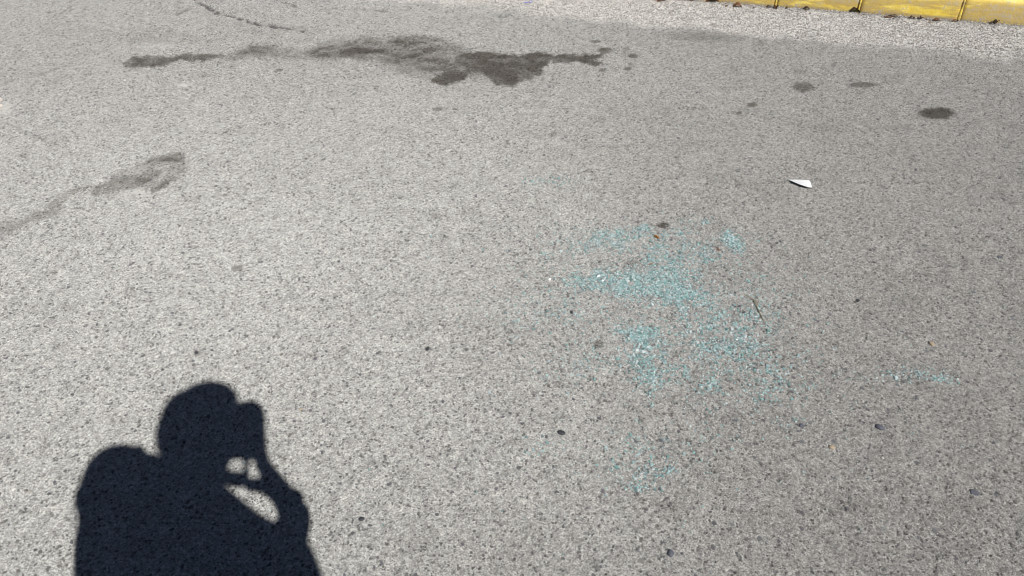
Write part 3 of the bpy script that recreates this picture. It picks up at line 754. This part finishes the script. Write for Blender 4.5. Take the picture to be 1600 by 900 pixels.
def remeshed(bm, name, mat, parent, voxel, smooth=4, tone=None):
    me = bpy.data.meshes.new(name+"_raw"); bm.to_mesh(me); bm.free()
    tmp = bpy.data.objects.new(name+"_raw", me); COL.objects.link(tmp)
    r = tmp.modifiers.new("r", 'REMESH'); r.mode = 'VOXEL'; r.voxel_size = voxel; r.use_smooth_shade = True
    s_ = tmp.modifiers.new("s", 'SMOOTH'); s_.iterations = smooth; s_.factor = .5
    dg = bpy.context.evaluated_depsgraph_get(); out = bpy.data.meshes.new_from_object(tmp.evaluated_get(dg)); out.name = name
    bpy.data.objects.remove(tmp); bpy.data.meshes.remove(me)
    for p in out.polygons: p.use_smooth = True
    out.materials.clear(); return link(name, out, mat, parent)
M_SKIN = simple_mat("skin", (.50, .32, .23), .5, (.46, .29, .21), 60); M_SHIRT = simple_mat("navy_cotton", (.05, .06, .10), .9, (.04, .05, .085), 200)
M_TROUS = simple_mat("denim", (.06, .08, .13), .9, (.05, .065, .11), 300); M_HAIR = simple_mat("dark_hair", (.02, .015, .012), .6, (.03, .022, .016), 300)
M_SHOE = simple_mat("shoe_leather", (.03, .03, .03), .5); M_EYE = simple_mat("eye_white", (.7, .7, .68), .3, (.68, .68, .66)); M_PHONE = simple_mat("phone_plastic", (.03, .03, .035), .3, (.03, .03, .035))

HEAD = SPt(314, 668, -.185)
SHL = SPt(180, 745, -.12); SHR = SPt(430, 915, -.29)
ELR = SPt(462, 806, .02); WRR = SPt(411, 726, -.05); HNR = SPt(398, 672, -.02)
ELL = SPt(240, 778, .10); WRL = SPt(338, 739, -.05); HNL = SPt(422, 774, -.045)
NECK = SPt(272, 772, -.215); TL = SPt(199, 835, -.10); TR = SPt(415, 905, -.31)
CHEST = (SHL+SHR)/2+Vector((0, 0, -.10))
PEL = Vector(((TL.x+TR.x)/2, (TL.y+TR.y)/2, .93))
person = empty("person", (PEL.x, PEL.y, 0)); tag(person, "photographer in dark shirt raising a phone, who casts the shadow at lower left", "person")
base = Vector(person.location)
R = lambda p: Vector(p)-base
across = (SHR-SHL); across.z = 0; across.normalize(); fwd = Vector((-across.y, across.x, 0)).normalized()
def hip(s): return PEL+across*(s*.10)+Vector((0, 0, -.03))
def knee(s): return Vector((PEL.x, PEL.y+.02, .50))+across*(s*.12)
def ankle(s): return Vector((PEL.x, PEL.y-.03, .09))+across*(s*.14)
bm = bmesh.new()
# head, neck
ellipsoid(bm, R(HEAD), (.078, .098, .105)); ellipsoid(bm, R(HEAD+Vector((0, .035, -.07))), (.055, .055, .055))
capsule(bm, R(HEAD+Vector((0, .085, -.005))), R(HEAD+Vector((0, .105, -.035))), .010, .015, 10)       # nose
for s in (-1, 1): ellipsoid(bm, R(HEAD+Vector((s*.08, -.008, -.02))), (.012, .022, .032))
capsule(bm, R(HEAD+Vector((-.022, .088, -.066))), R(HEAD+Vector((.022, .088, -.066))), .008, .008, 8)  # lips
for s in (-1, 1): capsule(bm, R(HEAD+Vector((s*.015, .083, .022))), R(HEAD+Vector((s*.055, .066, .022))), .010, .008, 8)   # brow
chain(bm, [R(NECK), R(HEAD+Vector((0, -.02, -.07)))], [.064, .058])
# torso
for t in np.linspace(-.42, .42, 9):
    c = CHEST+across*(t*.34); capsule(bm, R(c), R(PEL+across*(t*.28)+Vector((0, 0, .08))), .098, .095, 14)
chain(bm, [R(NECK), R(SHL)], [.06, .062]); chain(bm, [R(NECK), R(SHR)], [.06, .062])
# arms
chain(bm, [R(SHL), R(ELL), R(WRL)], [.055, .042, .021]); chain(bm, [R(SHR), R(ELR), R(WRR)], [.046, .034, .019])
def hand(bm, w, palm, dirs, thumb, pr=.022, wr=.018):
    chain(bm, [R(w), R(palm)], [wr, pr]);
    for pts, r in dirs: chain(bm, [R(p) for p in pts], [r, r*.92, r*.85, r*.75][:len(pts)], 8)
    chain(bm, [R(p) for p in thumb], [.0105, .0090, .0065], 8)
# phone: lens at the camera, body to the left of it, held landscape
PHW, PHH = .146, .074
PC = Vector((-.052, -.016, CH-.020))                 # centre of the phone body
ph_r = Vector((1, 0, 0)); ph_u = Vector((0, sp, cp)); ph_f = Vector((0, cp, -sp))
SP = SPt
palmR = SP(400, 690, -.055)
fr = [([SP(404, 668, -.05), SP(402, 644, -.035), SP(392, 631, -.022), SP(376, 632, -.025)], .0130),     # index over the top edge
      ([SP(404, 676, -.05), SP(404, 655, -.032), SP(400, 640, -.020), SP(386, 637, -.018)], .0115),
      ([SP(403, 704, -.05), SP(392, 706, -.030), SP(372, 705, -.020), SP(352, 708, -.022)], .0105),      # ring finger under the phone
      ([SP(403, 712, -.05), SP(395, 714, -.034), SP(376, 714, -.026), SP(360, 716, -.030)], .0090)]
hand(bm, WRR, palmR, fr, [SP(398, 700, -.065), SP(378, 693, -.060), SP(352, 690, -.055)])
chain(bm, [R(SP(404, 700, -.055)), R(SP(399, 646, -.045))], [.020, .025]); chain(bm, [R(SP(392, 640, -.045)), R(SP(374, 646, -.04))], [.0265, .022]); chain(bm, [R(SP(400, 700, -.062)), R(SP(360, 700, -.055))], [.015, .012])
# left hand clasping the right forearm from below, little finger raised
dl = (HNL-WRL).normalized(); upv = ph_u
palmL = SPt(372, 752, -.05)
fl = []
for k, hh in enumerate((.026, .010, -.006, -.020)):
    root = palmL+dl*.025+upv*hh*.45
    fl.append(([root, root+dl*.032+Vector((0, .012, 0)), root+dl*.055+Vector((.004, -.004, 0))], .0085-.0004*k))
hand(bm, WRL, palmL, fl, [palmL-dl*.01+upv*.010, SPt(386, 742, -.05), SPt(383, 718, -.045)], .016, .019)
# legs and feet
for s in (-1, 1): chain(bm, [R(hip(s)), R(knee(s)), R(ankle(s))], [.085, .055, .04]); chain(bm, [R(ankle(s)), R(ankle(s)+Vector((0, .13, -.045)))], [.04, .03])
ellipsoid(bm, R(SPt(355, 722, -.07)), (.011, .011, .011), seg=12)
remeshed(bm, "body", M_SKIN, person, .006, 3)
# shirt
bm = bmesh.new()
for t in np.linspace(0, 1, 10):
    a = TL.lerp(TR, t); capsule(bm, R(a), R(Vector((a.x, a.y, .92))+across*((t-.5)*.04)), .112, .118, 14)
    a2 = SHL.lerp(SHR, t); capsule(bm, R(a2.lerp(a, .25+.5*math.sin(t*math.pi))), R(a), .085, .11, 14)
chain(bm, [R(NECK), R(SHL)], [.070, .074]); chain(bm, [R(NECK), R(SHR)], [.084, .086])
chain(bm, [R(SHL), R(SHL.lerp(ELL, .55))], [.078, .070]); chain(bm, [R(SHR), R(SHR.lerp(ELR, .92))], [.052, .038])
capsule(bm, R(SPt(150, 775, -.12)), R(SPt(158, 765, -.12)), .050, .055)
ellipsoid(bm, R(SPt(456, 785, .0)), (.029, .04, .022)); ellipsoid(bm, R(SPt(214, 709, -.15)), (.022, .03, .020))
capsule(bm, R(SPt(448, 852, -.06)), R(SPt(457, 925, -.12)), .036, .066)
remeshed(bm, "shirt", M_SHIRT, person, .012, 3)
bm = bmesh.new()
for s in (-1, 1): chain(bm, [R(hip(s)+Vector((0, 0, .03))), R(knee(s)), R(ankle(s)+Vector((0, 0, .03)))], [.105, .08, .07])
chain(bm, [R(hip(-1)+Vector((0, 0, .05))), R(hip(1)+Vector((0, 0, .05)))], [.112, .112])
remeshed(bm, "trousers", M_TROUS, person, .012, 3)
for s in (-1, 1):
    bm = bmesh.new(); a = ankle(s); chain(bm, [R(Vector((a.x, a.y-.04, .045))), R(Vector((a.x, a.y+.10, .040))), R(Vector((a.x+s*.01, a.y+.18, .035)))], [.044, .047, .034])
    o = remeshed(bm, "shoe", M_SHOE, person, .008, 3)
bm = bmesh.new()
ellipsoid(bm, R(HEAD+Vector((.002, -.022, .018))), (.102, .106, .100)); ellipsoid(bm, R(SPt(297, 648, -.21)), (.072, .07, .072)); ellipsoid(bm, R(HEAD+Vector((0, -.05, -.03))), (.083, .082, .092))
ellipsoid(bm, R(HEAD+Vector((.018, .030, .062))), (.08, .065, .050))
remeshed(bm, "hair", M_HAIR, person, .008, 2)
for s in (-1, 1):
    bm = bmesh.new(); ellipsoid(bm, R(HEAD+Vector((s*.032, .078, .002))), (.013, .013, .011), seg=12)
    me = bpy.data.meshes.new("eye"); bm.to_mesh(me); bm.free(); link("eye", me, M_EYE, person)
# phone
ph = empty("phone", PC); ph.rotation_euler = (math.pi/2-PITCH, 0, 0)
tag(ph, "dark smartphone held level in the photographer's right hand", "phone")
def rbox(w, h, d, bev, name, mat, loc=(0, 0, 0)):
    bm = bmesh.new(); bmesh.ops.create_cube(bm, size=1, matrix=Matrix.Diagonal((w, h, d, 1)))
    bmesh.ops.bevel(bm, geom=bm.edges[:]+bm.verts[:], offset=bev, segments=2, affect='EDGES')
    me = bpy.data.meshes.new(name); bm.to_mesh(me); bm.free(); o = link(name, me, mat, ph); o.location = loc
rbox(PHW, PHH, .009, .0035, "case", M_PHONE)
rbox(PHW*.94, PHH*.90, .001, .0003, "screen", simple_mat("screen_glass", (.02, .02, .025), .1, (.02, .02, .025)), (0, 0, .0052))
lc = bmesh.new(); bmesh.ops.create_cone(lc, cap_ends=True, segments=20, radius1=.008, radius2=.007, depth=.002, matrix=Matrix.Translation((0.052, .013, -.0055)))
me = bpy.data.meshes.new("lens_ring"); lc.to_mesh(me); lc.free(); link("lens_ring", me, M_PHONE, ph)
